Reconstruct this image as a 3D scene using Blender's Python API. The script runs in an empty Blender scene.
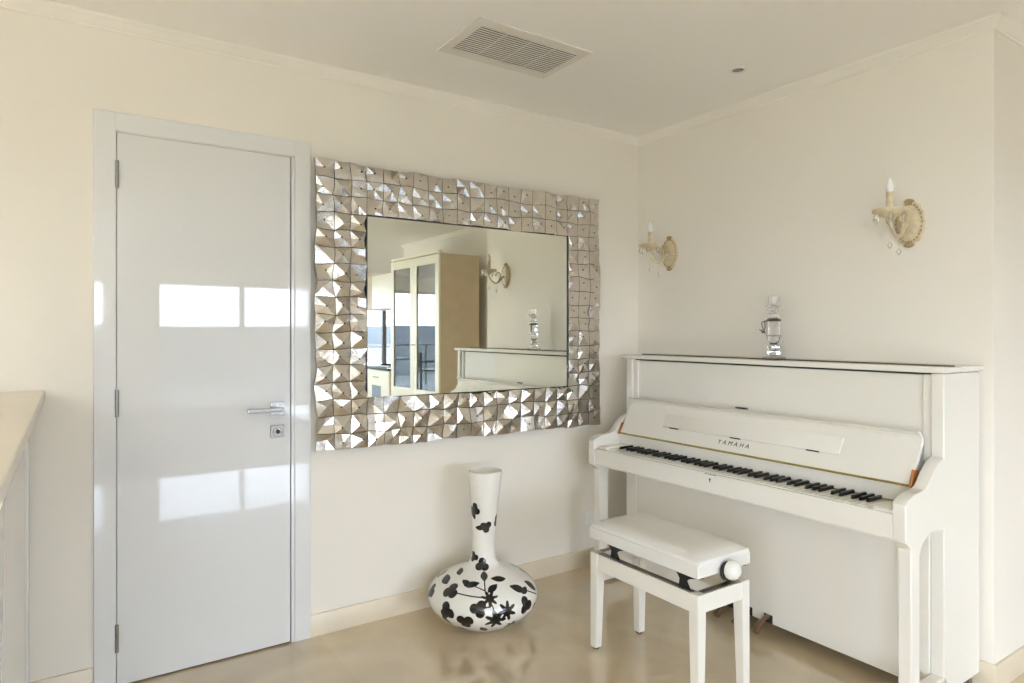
import bpy, bmesh, math, random
from math import sin, cos, pi, radians, atan2, hypot
from mathutils import Vector, Matrix

scene = bpy.context.scene
COL = scene.collection
random.seed(11)

# ------------------------------------------------------------------ materials
def new_mat(name):
    m = bpy.data.materials.new(name); m.use_nodes = True
    nt = m.node_tree
    return m, nt, nt.nodes['Principled BSDF']

def pmat(name, col, rough=.5, metal=0., spec=.5, coat=0., bump=0., bscale=200., vary=0., vscale=3., trans=0., ior=1.5, emit=None, estr=0.):
    m, nt, p = new_mat(name)
    p.inputs['Base Color'].default_value = (*col, 1)
    p.inputs['Roughness'].default_value = rough
    p.inputs['Metallic'].default_value = metal
    p.inputs['Specular IOR Level'].default_value = spec
    p.inputs['Coat Weight'].default_value = coat
    p.inputs['Coat Roughness'].default_value = .03
    p.inputs['Transmission Weight'].default_value = trans
    p.inputs['IOR'].default_value = ior
    if emit:
        p.inputs['Emission Color'].default_value = (*emit, 1)
        p.inputs['Emission Strength'].default_value = estr
    tc = nt.nodes.new('ShaderNodeTexCoord')
    if vary:
        n = nt.nodes.new('ShaderNodeTexNoise'); n.inputs['Scale'].default_value = vscale; n.inputs['Detail'].default_value = 5
        nt.links.new(tc.outputs['Object'], n.inputs['Vector'])
        r = nt.nodes.new('ShaderNodeValToRGB')
        r.color_ramp.elements[0].position = .3; r.color_ramp.elements[1].position = .7
        r.color_ramp.elements[0].color = (*[c * (1 - vary) for c in col], 1)
        r.color_ramp.elements[1].color = (*[min(1, c * (1 + vary)) for c in col], 1)
        nt.links.new(n.outputs['Fac'], r.inputs['Fac']); nt.links.new(r.outputs['Color'], p.inputs['Base Color'])
    if bump:
        n = nt.nodes.new('ShaderNodeTexNoise'); n.inputs['Scale'].default_value = bscale; n.inputs['Detail'].default_value = 3
        nt.links.new(tc.outputs['Object'], n.inputs['Vector'])
        b = nt.nodes.new('ShaderNodeBump'); b.inputs['Strength'].default_value = bump; b.inputs['Distance'].default_value = .002
        nt.links.new(n.outputs['Fac'], b.inputs['Height']); nt.links.new(b.outputs['Normal'], p.inputs['Normal'])
    return m

M = {}
M['wall'] = pmat('cream_paint', (.83, .785, .71), .75, spec=.2, bump=.08, bscale=260)
M['ceiling'] = pmat('ceiling_paint', (.93, .905, .875), .85, spec=.2, bump=.05, bscale=200)
M['crown'] = pmat('crown_paint', (.85, .81, .745), .6, spec=.3)
M['door'] = pmat('white_lacquer', (.73, .73, .73), .02, spec=.55)
M['casing'] = pmat('white_lacquer_casing', (.75, .75, .75), .04, spec=.5)
M['piano'] = pmat('ivory_polish', (.80, .77, .705), .03, spec=.5)
M['steel'] = pmat('satin_steel', (.33, .315, .29), .3, metal=1)
M['chrome'] = pmat('chrome', (.50, .475, .44), .2, metal=1)
M['dark'] = pmat('dark_slot', (.02, .018, .015), .6)
M['brass'] = pmat('brass', (.62, .45, .14), .25, metal=1)
M['hinge'] = pmat('aged_brass_hinge', (.055, .042, .025), .6, metal=.3)
M['felt'] = pmat('olive_felt', (.30, .26, .08), .9)
M['ivory_key'] = pmat('ivory_key', (.87, .85, .78), .2)
M['ebony'] = pmat('ebony_key', (.012, .010, .008), .35)
M['rawwood'] = pmat('reddish_wood', (.42, .17, .05), .5, vary=.25, vscale=40)
M['pedal'] = pmat('bronze_pedal', (.22, .13, .09), .3, metal=.8)
M['leather'] = pmat('white_leatherette', (.76, .74, .70), .42, bump=.12, bscale=500)
M['stool'] = pmat('ivory_stool', (.80, .77, .70), .22)
M['black'] = pmat('black_metal', (.012, .011, .010), .5)
M['rubber'] = pmat('dark_rubber', (.05, .045, .04), .7)
M['plastic'] = pmat('white_plastic', (.86, .85, .81), .45)
M['antique'] = pmat('antique_cream', (.66, .56, .38), .38, vary=.12, vscale=60)
M['antique_gold'] = pmat('antique_gold_edge', (.36, .26, .13), .45, metal=.2, vary=.2, vscale=60)
M['bulb'] = pmat('frosted_bulb', (.90, .89, .86), .15)
def soft_crystal():
    m, nt, p = new_mat('cut_crystal_drop')
    out = nt.nodes['Material Output']
    p.inputs['Base Color'].default_value = (1, 1, 1, 1); p.inputs['Transmission Weight'].default_value = 1; p.inputs['Roughness'].default_value = .03; p.inputs['IOR'].default_value = 1.5
    t = nt.nodes.new('ShaderNodeBsdfTransparent'); mx = nt.nodes.new('ShaderNodeMixShader'); mx.inputs[0].default_value = .55
    nt.links.new(p.outputs[0], mx.inputs[1]); nt.links.new(t.outputs[0], mx.inputs[2]); nt.links.new(mx.outputs[0], out.inputs['Surface'])
    return m
M['drop'] = soft_crystal()
M['crystal'] = pmat('crystal', (.97, .97, .98), .02, trans=1., ior=1.55)
M['vent'] = pmat('vent_enamel', (.80, .76, .70), .5)
M['ventdark'] = pmat('duct_dark', (.035, .033, .03), .9)
M['ribbon'] = pmat('dark_ribbon', (.06, .04, .04), .5)
M['cab_white'] = pmat('cabinet_white', (.85, .81, .68), .3)
M['cab_tan'] = pmat('cabinet_tan', (.57, .465, .33), .5, vary=.05, vscale=8)
M['cab_glass'] = pmat('cabinet_glass', (.02, .022, .02), .01, spec=1., ior=1.9)
M['worktop'] = pmat('dark_worktop', (.09, .08, .07), .15)
M['alu'] = pmat('window_frame_grey', (.16, .15, .14), .4)
M['winwhite'] = pmat('window_frame_white', (.80, .79, .76), .3)
M['outfloor'] = pmat('terrace_tile', (.03, .029, .027), .6, vary=.1, vscale=6)
M['outdark'] = pmat('dark_rattan', (.03, .028, .026), .6)
M['hill'] = pmat('hill_scrub', (.019, .020, .021), .95, vary=.3, vscale=.03)
M['valley'] = pmat('valley_ground', (.018, .018, .015), .95, vary=.35, vscale=.02)
M['greyblue'] = pmat('greyblue_patch', (.22, .25, .30), .6, vary=.5, vscale=90)

def marble(name, col, rough, veins=.12, tile=None):
    m, nt, p = new_mat(name)
    tc = nt.nodes.new('ShaderNodeTexCoord')
    n1 = nt.nodes.new('ShaderNodeTexNoise'); n1.inputs['Scale'].default_value = 2.2; n1.inputs['Detail'].default_value = 8; n1.inputs['Distortion'].default_value = 1.2
    nt.links.new(tc.outputs['Object'], n1.inputs['Vector'])
    r = nt.nodes.new('ShaderNodeValToRGB')
    r.color_ramp.elements[0].position = .32; r.color_ramp.elements[1].position = .68
    r.color_ramp.elements[0].color = (*[c * (1 - veins) for c in col], 1)
    r.color_ramp.elements[1].color = (*[min(1, c * (1 + veins)) for c in col], 1)
    nt.links.new(n1.outputs['Fac'], r.inputs['Fac'])
    out = r.outputs['Color']
    if tile:
        br = nt.nodes.new('ShaderNodeTexBrick')
        br.offset = 0.; br.squash = 1.
        br.inputs['Scale'].default_value = 1.; br.inputs['Brick Width'].default_value = tile; br.inputs['Row Height'].default_value = tile
        br.inputs['Mortar Size'].default_value = .0012; br.inputs['Mortar Smooth'].default_value = .3
        br.inputs['Color1'].default_value = (1, 1, 1, 1); br.inputs['Color2'].default_value = (.96, .96, .95, 1); br.inputs['Mortar'].default_value = (.93, .92, .90, 1)
        mp = nt.nodes.new('ShaderNodeMapping'); mp.inputs['Location'].default_value = (.13, .21, 0)
        nt.links.new(tc.outputs['Object'], mp.inputs['Vector']); nt.links.new(mp.outputs['Vector'], br.inputs['Vector'])
        mx = nt.nodes.new('ShaderNodeMix'); mx.data_type = 'RGBA'; mx.blend_type = 'MULTIPLY'; mx.inputs['Factor'].default_value = 1.
        nt.links.new(out, mx.inputs['A']); nt.links.new(br.outputs['Color'], mx.inputs['B'])
        out = mx.outputs['Result']
    nt.links.new(out, p.inputs['Base Color'])
    p.inputs['Roughness'].default_value = rough
    if tile: p.inputs['Coat Weight'].default_value = 1.; p.inputs['Coat IOR'].default_value = 1.65; p.inputs['Coat Roughness'].default_value = .025
    return m
M['floor'] = marble('polished_beige_marble', (.61, .50, .345), .14, .08, .9)
M['skirt'] = marble('beige_marble_skirting', (.72, .63, .49), .25, .06)
M['cap'] = marble('beige_cap_stone', (.80, .73, .62), .3, .04)

def mirror_metal():
    m, nt, p = new_mat('hammered_nickel')
    p.inputs['Base Color'].default_value = (.70, .655, .60, 1); p.inputs['Metallic'].default_value = 1
    p.inputs['Roughness'].default_value = .23
    tc = nt.nodes.new('ShaderNodeTexCoord')
    n = nt.nodes.new('ShaderNodeTexNoise'); n.inputs['Scale'].default_value = 34; n.inputs['Detail'].default_value = 2
    nt.links.new(tc.outputs['Object'], n.inputs['Vector'])
    b = nt.nodes.new('ShaderNodeBump'); b.inputs['Strength'].default_value = .35; b.inputs['Distance'].default_value = .006
    nt.links.new(n.outputs['Fac'], b.inputs['Height']); nt.links.new(b.outputs['Normal'], p.inputs['Normal'])
    return m
M['nickel'] = mirror_metal()
M['mirror'] = pmat('silvered_glass', (.80, .81, .74), .0, metal=1)

def pane_mat():
    m, nt, p = new_mat('window_pane')
    nt.nodes.remove(p); out = nt.nodes['Material Output']
    t = nt.nodes.new('ShaderNodeBsdfTransparent'); t.inputs['Color'].default_value = (.96, .98, .97, 1)
    g = nt.nodes.new('ShaderNodeBsdfGlossy'); g.inputs['Roughness'].default_value = 0
    f = nt.nodes.new('ShaderNodeFresnel'); f.inputs['IOR'].default_value = 1.45
    mx = nt.nodes.new('ShaderNodeMixShader')
    nt.links.new(f.outputs[0], mx.inputs[0]); nt.links.new(t.outputs[0], mx.inputs[1]); nt.links.new(g.outputs[0], mx.inputs[2])
    nt.links.new(mx.outputs[0], out.inputs['Surface'])
    return m
M['pane'] = pane_mat()

def vase_mat():
    m, nt, p = new_mat('glazed_ceramic')
    a = nt.nodes.new('ShaderNodeAttribute'); a.attribute_name = 'flower'
    r = nt.nodes.new('ShaderNodeValToRGB')
    r.color_ramp.elements[0].position = .47; r.color_ramp.elements[1].position = .53
    r.color_ramp.elements[0].color = (.82, .80, .76, 1); r.color_ramp.elements[1].color = (.012, .010, .009, 1)
    nt.links.new(a.outputs['Fac'], r.inputs['Fac']); nt.links.new(r.outputs['Color'], p.inputs['Base Color'])
    p.inputs['Roughness'].default_value = .12
    p.inputs['Coat Weight'].default_value = .1
    return m
M['vase'] = vase_mat()

# ------------------------------------------------------------------ mesh helpers
OFF = {}
FLAT = set()
def finish(bm, name, mat, angle=35):
    flat = id(bm) in FLAT; FLAT.discard(id(bm))
    me = bpy.data.meshes.new(name)
    bmesh.ops.recalc_face_normals(bm, faces=bm.faces[:])
    bm.to_mesh(me); bm.free()
    for mm in (mat if isinstance(mat, (list, tuple)) else [mat]): me.materials.append(mm)
    for p in me.polygons: p.use_smooth = True
    me.set_sharp_from_angle(angle=radians(angle))
    if flat:      # keep the broad faces of bevelled boxes truly plane
        for p in me.polygons:
            if max(abs(c) for c in p.normal) > .99: p.use_smooth = False
    return me

def obj(name, bm, mat, parent=None, loc=(0, 0, 0), angle=35):
    """one mesh object; vertices are given in world space"""
    if parent is not None: off = OFF[parent.name]
    else: off = Vector(loc)
    bmesh.ops.translate(bm, vec=-off, verts=bm.verts[:])
    me = finish(bm, name, mat, angle)
    o = bpy.data.objects.new(name, me); COL.objects.link(o)
    if parent is not None: o.parent = parent
    else: o.location = off
    OFF[o.name] = off
    return o

def thing(name, loc, label, cat, group=None):
    o = bpy.data.objects.new(name, None); COL.objects.link(o)
    o.empty_display_size = .1
    o.location = loc; OFF[o.name] = Vector(loc)
    o['label'] = label; o['category'] = cat
    if group: o['group'] = group
    return o
def tag(o, label, cat, group=None):
    o['label'] = label; o['category'] = cat
    if group: o['group'] = group
    return o
def struct(o):
    o['kind'] = 'structure'; return o
def structE(name, loc):
    o = bpy.data.objects.new(name, None); COL.objects.link(o); o.location = loc; OFF[o.name] = Vector(loc); o['kind'] = 'structure'
    return o

def B(): return bmesh.new()

def box(bm, x0, x1, y0, y1, z0, z1, bev=0., seg=2):
    FLAT.add(id(bm))
    xs = sorted((x0, x1)); ys = sorted((y0, y1)); zs = sorted((z0, z1))
    v = [bm.verts.new((x, y, z)) for z in zs for y in ys for x in xs]
    F = [(0, 2, 3, 1), (4, 5, 7, 6), (0, 1, 5, 4), (2, 6, 7, 3), (0, 4, 6, 2), (1, 3, 7, 5)]
    fs = [bm.faces.new([v[i] for i in f]) for f in F]
    if bev:
        es = list({e for f in fs for e in f.edges})
        bmesh.ops.bevel(bm, geom=es, offset=bev, segments=seg, affect='EDGES', profile=.5)
    return bm
def bx(*a, **k): return box(B(), *a, **k)

def xbar(bm, p, q, w, t, up=(0, 0, 1)):
    """rectangular bar between two points"""
    p = Vector(p); q = Vector(q); d = (q - p).normalized(); s = d.cross(Vector(up)).normalized(); u = s.cross(d)
    vs = []
    for c in (p, q):
        for a, b in ((-1, -1), (1, -1), (1, 1), (-1, 1)): vs.append(bm.verts.new(c + s * a * w / 2 + u * b * t / 2))
    for f in ((3, 2, 1, 0), (4, 5, 6, 7), (0, 1, 5, 4), (1, 2, 6, 5), (2, 3, 7, 6), (3, 0, 4, 7)): bm.faces.new([vs[i] for i in f])
    return bm

def prism(bm, pts, axis, a0, a1, bev=0.):
    """extrude a polygon given in the two other axes along axis"""
    FLAT.add(id(bm))
    def mk(p, a):
        if axis == 'y': return (p[0], a, p[1])
        if axis == 'x': return (a, p[0], p[1])
        return (p[0], p[1], a)
    A = [bm.verts.new(mk(p, a0)) for p in pts]; C = [bm.verts.new(mk(p, a1)) for p in pts]
    n = len(pts); fs = [bm.faces.new(A), bm.faces.new(C[::-1])]
    for i in range(n): fs.append(bm.faces.new((A[i], C[i], C[(i + 1) % n], A[(i + 1) % n])))
    if bev:
        bmesh.ops.recalc_face_normals(bm, faces=fs)
        es = list(set(fs[0].edges[:]) | set(fs[1].edges[:]))
        bmesh.ops.bevel(bm, geom=es, offset=bev, segments=2, affect='EDGES', profile=.5)
    return bm

def lathe(bm, prof, c=(0, 0, 0), seg=40, axis='z', cap=True):
    c = Vector(c); rings = []
    for r, h in prof:
        ring = []
        for i in range(seg):
            a = 2 * pi * i / seg
            if axis == 'z': v = (r * cos(a), r * sin(a), h)
            elif axis == 'y': v = (r * cos(a), h, r * sin(a))
            else: v = (h, r * cos(a), r * sin(a))
            ring.append(bm.verts.new(c + Vector(v)))
        rings.append(ring)
    for A, C in zip(rings, rings[1:]):
        for i in range(seg): bm.faces.new((A[i], A[(i + 1) % seg], C[(i + 1) % seg], C[i]))
    if cap:
        bm.faces.new(rings[0][::-1]); bm.faces.new(rings[-1])
    return bm

def tube(bm, pts, r, seg=10):
    pts = [Vector(p) for p in pts]; n = len(pts); rings = []
    rad = r if isinstance(r, (list, tuple)) else [r] * n
    prev = None
    for i, p in enumerate(pts):
        d = (pts[min(i + 1, n - 1)] - pts[max(i - 1, 0)]).normalized()
        if prev is None: u = d.orthogonal().normalized()
        else: u = (prev - d * prev.dot(d)).normalized()
        prev = u; w = d.cross(u)
        rings.append([bm.verts.new(p + (u * cos(2 * pi * k / seg) + w * sin(2 * pi * k / seg)) * rad[i]) for k in range(seg)])
    for A, C in zip(rings, rings[1:]):
        for k in range(seg): bm.faces.new((A[k], A[(k + 1) % seg], C[(k + 1) % seg], C[k]))
    bm.faces.new(rings[0][::-1]); bm.faces.new(rings[-1])
    return bm

def spline(P, n=8):
    P = [Vector(p) for p in P]; out = []
    for i in range(len(P) - 1):
        a = P[max(i - 1, 0)]; b = P[i]; c = P[i + 1]; d = P[min(i + 2, len(P) - 1)]
        for k in range(n):
            t = k / n
            out.append(.5 * ((2 * b) + (c - a) * t + (2 * a - 5 * b + 4 * c - d) * t * t + (3 * b - a - 3 * c + d) * t ** 3))
    out.append(P[-1]); return out

def sweep(path, prof):
    """sweep a closed profile [(offset to the right, z)] along a 2-D path with mitred corners"""
    bm = B(); rings = []
    P = [Vector(p) for p in path]
    for i, p in enumerate(P):
        ns = []
        if i > 0: d = (P[i] - P[i - 1]).normalized(); ns.append(Vector((d.y, -d.x)))
        if i < len(P) - 1: d = (P[i + 1] - P[i]).normalized(); ns.append(Vector((d.y, -d.x)))
        if len(ns) == 2:
            m = (ns[0] + ns[1]).normalized(); m = m / m.dot(ns[0])
        else: m = ns[0]
        rings.append([bm.verts.new((p.x + m.x * o, p.y + m.y * o, z)) for o, z in prof])
    n = len(prof)
    for A, C in zip(rings, rings[1:]):
        for k in range(n): bm.faces.new((A[k], A[(k + 1) % n], C[(k + 1) % n], C[k]))
    bm.faces.new(rings[0][::-1]); bm.faces.new(rings[-1])
    return bm

# ------------------------------------------------------------------ camera
H = 1.32; F = 657.; TH = atan2(978, 657)
cam = bpy.data.cameras.new('camera'); co = bpy.data.objects.new('camera', cam); COL.objects.link(co)
co.location = (-2.826, -2.851, H)
co.rotation_euler = (pi / 2, 0, TH - pi / 2)
cam.sensor_width = 36; cam.lens = F / 1024 * 36; cam.shift_y = -9.5 / 1024; cam.clip_start = .02; cam.clip_end = 5000
scene.camera = co

# ------------------------------------------------------------------ room shell
CZ = 2.478
OC = -1.832          # outer corner of the piano wall
KX = .86             # kitchen wall
FY = -9.5            # window wall
LX = -7.0; RX = 3.2; KY = -5.4
struct(obj('floor', bx(LX - .2, RX + .2, FY - .25, .2, -.12, 0), M['floor']))
struct(obj('ceiling', bx(LX - .2, RX + .2, FY - .25, .2, CZ, CZ + .12), M['ceiling']))
DL, DR, DT = -2.686, -2.048, 2.062
bm = B(); box(bm, LX - .2, DL - .03, 0, .16, 0, CZ); box(bm, DR + .03, .16, 0, .16, 0, CZ); box(bm, DL - .03, DR + .03, 0, .16, DT + .03, CZ)
struct(obj('wall_back', bm, M['wall']))
bm = B(); box(bm, DL - .3, DR + .3, .161, .20, -.05, CZ)
struct(obj('light_stop_panel', bm, M['wall']))  # added panel, stops sky light leaking round the door leaf
struct(obj('wall_right', bx(0, .16, OC, 0, 0, CZ), M['wall']))
struct(obj('wall_return', bx(.16, KX + .16, OC, OC + .16, 0, CZ), M['wall']))
struct(obj('wall_kitchen', bx(KX, KX + .16, KY, OC, 0, CZ), M['wall']))
struct(obj('wall_corner', bx(KX + .16, RX, KY, KY + .16, 0, CZ), M['wall']))
struct(obj('wall_side', bx(RX, RX + .16, FY, KY + .16, 0, CZ), M['wall']))
ADDED_WIN = [(-9.0, -6.4), (-5.9, -4.0)]
bm = B()
ys = [FY] + [v for w in ADDED_WIN for v in w] + [0]
for a, b in zip(ys[::2], ys[1::2]): box(bm, LX - .16, LX, a, b, 0, CZ)
for a, b in ADDED_WIN: box(bm, LX - .16, LX, a, b, 2.17, CZ)
struct(obj('wall_left', bm, M['wall']))
W = [(-5.6, -2.35), (-1.64, .95), (1.75, 2.95)]
WT = 2.17
bm = B()
xs = [LX - .16] + [v for w in W for v in w] + [RX + .16]
for a, b in zip(xs[::2], xs[1::2]): box(bm, a, b, FY - .25, FY, 0, CZ)
for a, b in W: box(bm, a, b, FY - .25, FY, WT, CZ)
struct(obj('wall_front', bm, M['wall']))

# windows: sliding terrace doors
def window(n, x0, x1, mull):
    r = structE('window_%d' % n, ((x0 + x1) / 2, FY - .12, 0))
    bm = B(); y0, y1 = FY - .15, FY - .09
    box(bm, x0, x0 + .05, y0, y1, 0, WT); box(bm, x1 - .05, x1, y0, y1, 0, WT)
    box(bm, x0, x1, y0, y1, WT - .05, WT); box(bm, x0, x1, y0, y1, 0, .05)
    obj('window_frame', bm, M['winwhite'], r)
    xs = [x0 + .05] + mull + [x1 - .05]
    for m in mull: obj('mullion', bx(m - .04, m + .04, y0, y1, .05, WT - .05), M['alu'], r)
    for a, b in zip(xs, xs[1:]): obj('window_pane', bx(a, b, FY - .124, FY - .116, .05, WT - .05), M['pane'], r)
window(1, *W[0], [-3.97])
window(2, *W[1], [-.285])
window(5, *W[2], [2.32])
for k, (y0, y1) in enumerate(ADDED_WIN):  # added side windows, unseen; daylight through them brightens the room
    r = structE('window_%d' % (k + 3), (LX - .08, (y0 + y1) / 2, 0))
    bm = B(); x0, x1 = LX - .11, LX - .05
    box(bm, x0, x1, y0, y0 + .05, 0, WT); box(bm, x0, x1, y1 - .05, y1, 0, WT); box(bm, x0, x1, y0, y1, WT - .05, WT); box(bm, x0, x1, y0, y1, 0, .05)
    ym_ = (y0 + y1) / 2; box(bm, x0, x1, ym_ - .04, ym_ + .04, .05, WT - .05)
    obj('window_frame', bm, M['winwhite'], r)
    for a, b in ((y0 + .05, ym_ - .04), (ym_ + .04, y1 - .05)): obj('window_pane', bx(LX - .084, LX - .076, a, b, .05, WT - .05), M['pane'], r)

# mouldings
cp = [(0, CZ - .044), (.004, CZ - .044), (.006, CZ - .037), (.014, CZ - .030), (.026, CZ - .014), (.034, CZ - .008), (.038, CZ), (0, CZ)]
struct(obj('trim_1', sweep([(LX, 0), (0, 0), (0, OC), (KX, OC), (KX, KY)], cp), M['crown'], angle=25))
bp = [(0, 0), (.012, 0), (.012, .088), (.009, .094), (0, .094)]
struct(obj('baseboard_left', sweep([(LX, 0), (DL - .074, 0)], bp), M['skirt']))
struct(obj('baseboard_back', sweep([(DR + .082, 0), (0, 0), (0, OC), (KX, OC), (KX, KY)], bp), M['skirt']))

# door
d = structE('door_1', ((DL + DR) / 2, 0, 0))
cl, cr, ct = -2.757, -1.966, 2.135
bm = B()
box(bm, cl, DL, -.016, .0, 0, ct, .003); box(bm, DR + .014, cr, -.016, .0, 0, ct, .003); box(bm, DL - .002, DR + .016, -.016, .0, DT + .004, ct, .003)
obj('door_casing', bm, M['casing'], d)
bm = B(); box(bm, DL - .028, DL + .0005, -.0115, .14, 0, DT + .02); box(bm, DR + .001, DR + .028, -.009, .14, 0, DT + .02); box(bm, DL - .028, DR + .028, -.0115, .14, DT + .0005, DT + .028)
obj('door_jamb', bm, M['casing'], d)
obj('door_leaf', bx(DL + .002, DR - .004, -.013, .027, .007, DT - .001, .0025), M['door'], d)
for z in (1.905, 1.056, .185):
    h = obj('hinge', lathe(B(), [(.0065, -.05), (.0065, -.002), (.005, 0), (.0065, .002), (.0065, .05)], (DL + .002, -.019, z), 14), M['steel'], d)
hx = -2.107
hb = bx(hx - .028, hx + .028, -.021, -.013, .972, 1.028, .002)
rose = obj('handle_rosette', hb, M['chrome'], d)
bm = lathe(B(), [(.011, -.058), (.011, -.021)], (hx, 0, 1.0), 20, 'y')
obj('handle_neck', bm, M['chrome'], rose)
obj('lever_handle', bx(hx - .128, hx + .011, -.066, -.053, .9905, 1.0085, .004, 3), M['chrome'], rose)
k = obj('lock_escutcheon', bx(hx - .027, hx + .027, -.021, -.013, .878, .930, .002), M['steel'], d)
obj('lock_cylinder', lathe(B(), [(.017, -.026), (.019, -.024), (.019, -.021)], (hx, 0, .904), 24, 'y'), M['chrome'], k)
bm = lathe(B(), [(.009, -.0275), (.009, -.026)], (hx, 0, .904), 18, 'y')
obj('keyhole', bm, M['dark'], k)

# stair parapet at the left with its stone cap
pt = thing('stair_parapet', (-3.0, -.9, 0), 'low cream parapet wall with beige stone cap at the left edge beside the door', 'parapet')
bm = B(); box(bm, -3.10, -2.955, -2.0, -.014, 0, 1.085)
obj('parapet_wall', bm, M['wall'], pt)
obj('cap_stone', bx(-3.16, -2.902, -2.05, -.001, 1.085, 1.115, .004), M['cap'], pt)
for y0, y1 in ((-.10, -.016), (-1.3, -.30)):
    obj('pilaster', bx(-2.956, -2.945, y0, y1, .0, 1.085, .003), M['casing'], pt)

# ------------------------------------------------------------------ ceiling vent and downlight
v = thing('ceiling_vent', (-1.29, -.59, CZ), 'rectangular white ceiling air vent with fine grey slats', 'vent')
bm = B(); z0 = CZ - .004
ox0, ox1, oy0, oy1 = -1.578, -1.036, -.782, -.444; gx0, gx1, gy0, gy1 = -1.538, -1.068, -.735, -.490
for a in ((ox0, ox1, oy0, gy0), (ox0, ox1, gy1, oy1), (ox0, gx0, gy0, gy1), (gx1, ox1, gy0, gy1)): box(bm, *a, z0, CZ + .0005)
obj('vent_frame', bm, M['vent'], v)
obj('vent_duct', bx(gx0, gx1, gy0, gy1, CZ - .0012, CZ + .0005), M['ventdark'], v)
n = 15
for i in range(n):
    y = gy0 + (i + .5) * (gy1 - gy0) / n
    obj('slat', xbar(B(), (gx0, y, CZ - .0025), (gx1, y, CZ - .0025), .0062, .003), M['vent'], v)
for i in range(1, 4):
    x = gx0 + i * (gx1 - gx0) / 4
    obj('cross_bar', bx(x - .0012, x + .0012, gy0, gy1, CZ - .0040, CZ - .0008), M['vent'], v)
dn = thing('downlight', (-.385, -1.003, CZ), 'small round recessed downlight in the ceiling above the piano', 'light')
obj('trim_ring', lathe(B(), [(.038, CZ), (.038, CZ - .004), (.034, CZ - .007), (.026, CZ - .006), (.024, CZ - .001)], (-.385, -1.003, 0), 36, cap=False), M['vent'], dn)
obj('lamp_lens', lathe(B(), [(.026, CZ - .0005), (.026, CZ - .003), (.012, CZ - .0045)], (-.385, -1.003, 0), 30), M['greyblue'], dn)

# ------------------------------------------------------------------ wall mirror
MT = -.0035
mr = thing('wall_mirror', (-1.15, -.0, .80), 'large rectangular wall mirror in a frame of faceted silver metal tiles', 'mirror')
mx0, mx1, mz0, mz1 = -1.954, -.346, .801, 2.065
nx, nz = 21, 17
tw, th = (mx1 - mx0) / nx, (mz1 - mz0) / nz
yb = -.048
rnd = random.Random(5)
G = {}
for i in range(nx + 1):
    for j in range(nz + 1):
        inner = (i in (3, nx - 3) and 3 <= j <= nz - 3) or (j in (3, nz - 3) and 3 <= i <= nx - 3)
        outer = i in (0, nx) or j in (0, nz)
        k = .25 if inner else .85
        jx = rnd.uniform(-.008, .008) * k; jz = rnd.uniform(-.008, .008) * k
        jy = rnd.uniform(-.012, .008)
        if outer: jy = rnd.uniform(-.008, .010)
        jy *= .42 if (i > nx - 4 or j > nz - 4) else 1.05
        G[i, j] = Vector((mx0 + i * tw + jx, yb + jy, mz0 + j * th + jz))
EM = {}
def emid(a, b):
    kk = (min(a, b), max(a, b))
    if kk not in EM:
        m = (G[a] + G[b]) / 2
        EM[kk] = m + Vector((rnd.uniform(-.003, .003), rnd.uniform(-.002, .008), rnd.uniform(-.003, .003)))
    return EM[kk]
bm = B(); rivets = []
for i in range(nx):
    for j in range(nz):
        if 3 <= i < nx - 3 and 3 <= j < nz - 3: continue
        cs = [(i, j), (i + 1, j), (i + 1, j + 1), (i, j + 1)]
        rim = []
        for a in range(4): rim += [G[cs[a]], emid(cs[a], cs[(a + 1) % 4])]
        cen = sum((G[c] for c in cs), Vector()) / 4
        ins = [p + (Vector((cen.x, p.y, cen.z)) - p) * .042 for p in rim]
        r = rnd.random()
        if r < .62: dy = rnd.uniform(-.019, -.009)
        elif r < .8: dy = rnd.uniform(.004, .011)
        else: dy = rnd.uniform(-.006, 0)
        dy *= .24 if (i >= nx - 3 or j >= nz - 3) else 1.1
        apex = cen + Vector((rnd.uniform(-.012, .012), dy, rnd.uniform(-.012, .012)))
        rv = [bm.verts.new(p) for p in ins]; bk = [bm.verts.new((p.x, yb + .022, p.z)) for p in ins]
        av = bm.verts.new(apex)
        for a in range(8):
            b = (a + 1) % 8
            bm.faces.new((rv[a], rv[b], av)); bm.faces.new((rv[b], rv[a], bk[a], bk[b]))
        bm.faces.new(bk[::-1])
        if rnd.random() < .75: rivets.append(apex)
fr = obj('mirror_frame', bm, M['nickel'], mr, angle=12)
bm = B()
for p in rivets:
    lathe(bm, [(.0042, .004), (.0042, -.0012), (.002, -.0022)], p, 8, 'y')
rv = obj('rivet', bm, M['dark'], fr); rv['kind'] = 'stuff'
bm = B(); bw = .03
box(bm, mx0 + .02, mx1 - .02, -.026, -.004, mz0 + .02, mz1 - .02)
obj('backing_board', bm, M['black'], mr)
gx0, gx1, gz0, gz1 = mx0 + 3 * tw - .012, mx1 - 3 * tw + .012, mz0 + 3 * th - .012, mz1 - 3 * th + .012
bm = bx(gx0, gx1, -.042, -.027, gz0, gz1)
for q in bm.verts: q.co.y += MT * (q.co.x - (gx0 + gx1) / 2)
obj('mirror_glass', bm, M['mirror'], mr)
bm = B(); hx0, hx1, hz0, hz1 = gx0 + .008, gx1 - .008, gz0 + .008, gz1 - .008
for a in ((hx0, hx0 + .005, hz0, hz1), (hx1 - .005, hx1, hz0, hz1), (hx0, hx1, hz0, hz0 + .005), (hx0, hx1, hz1 - .005, hz1)): box(bm, a[0], a[1], -.050, -.036, a[2], a[3])
obj('glass_gap_shade', bm, M['black'], mr)  # black strips stand in for the shaded gap around the glass

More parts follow.
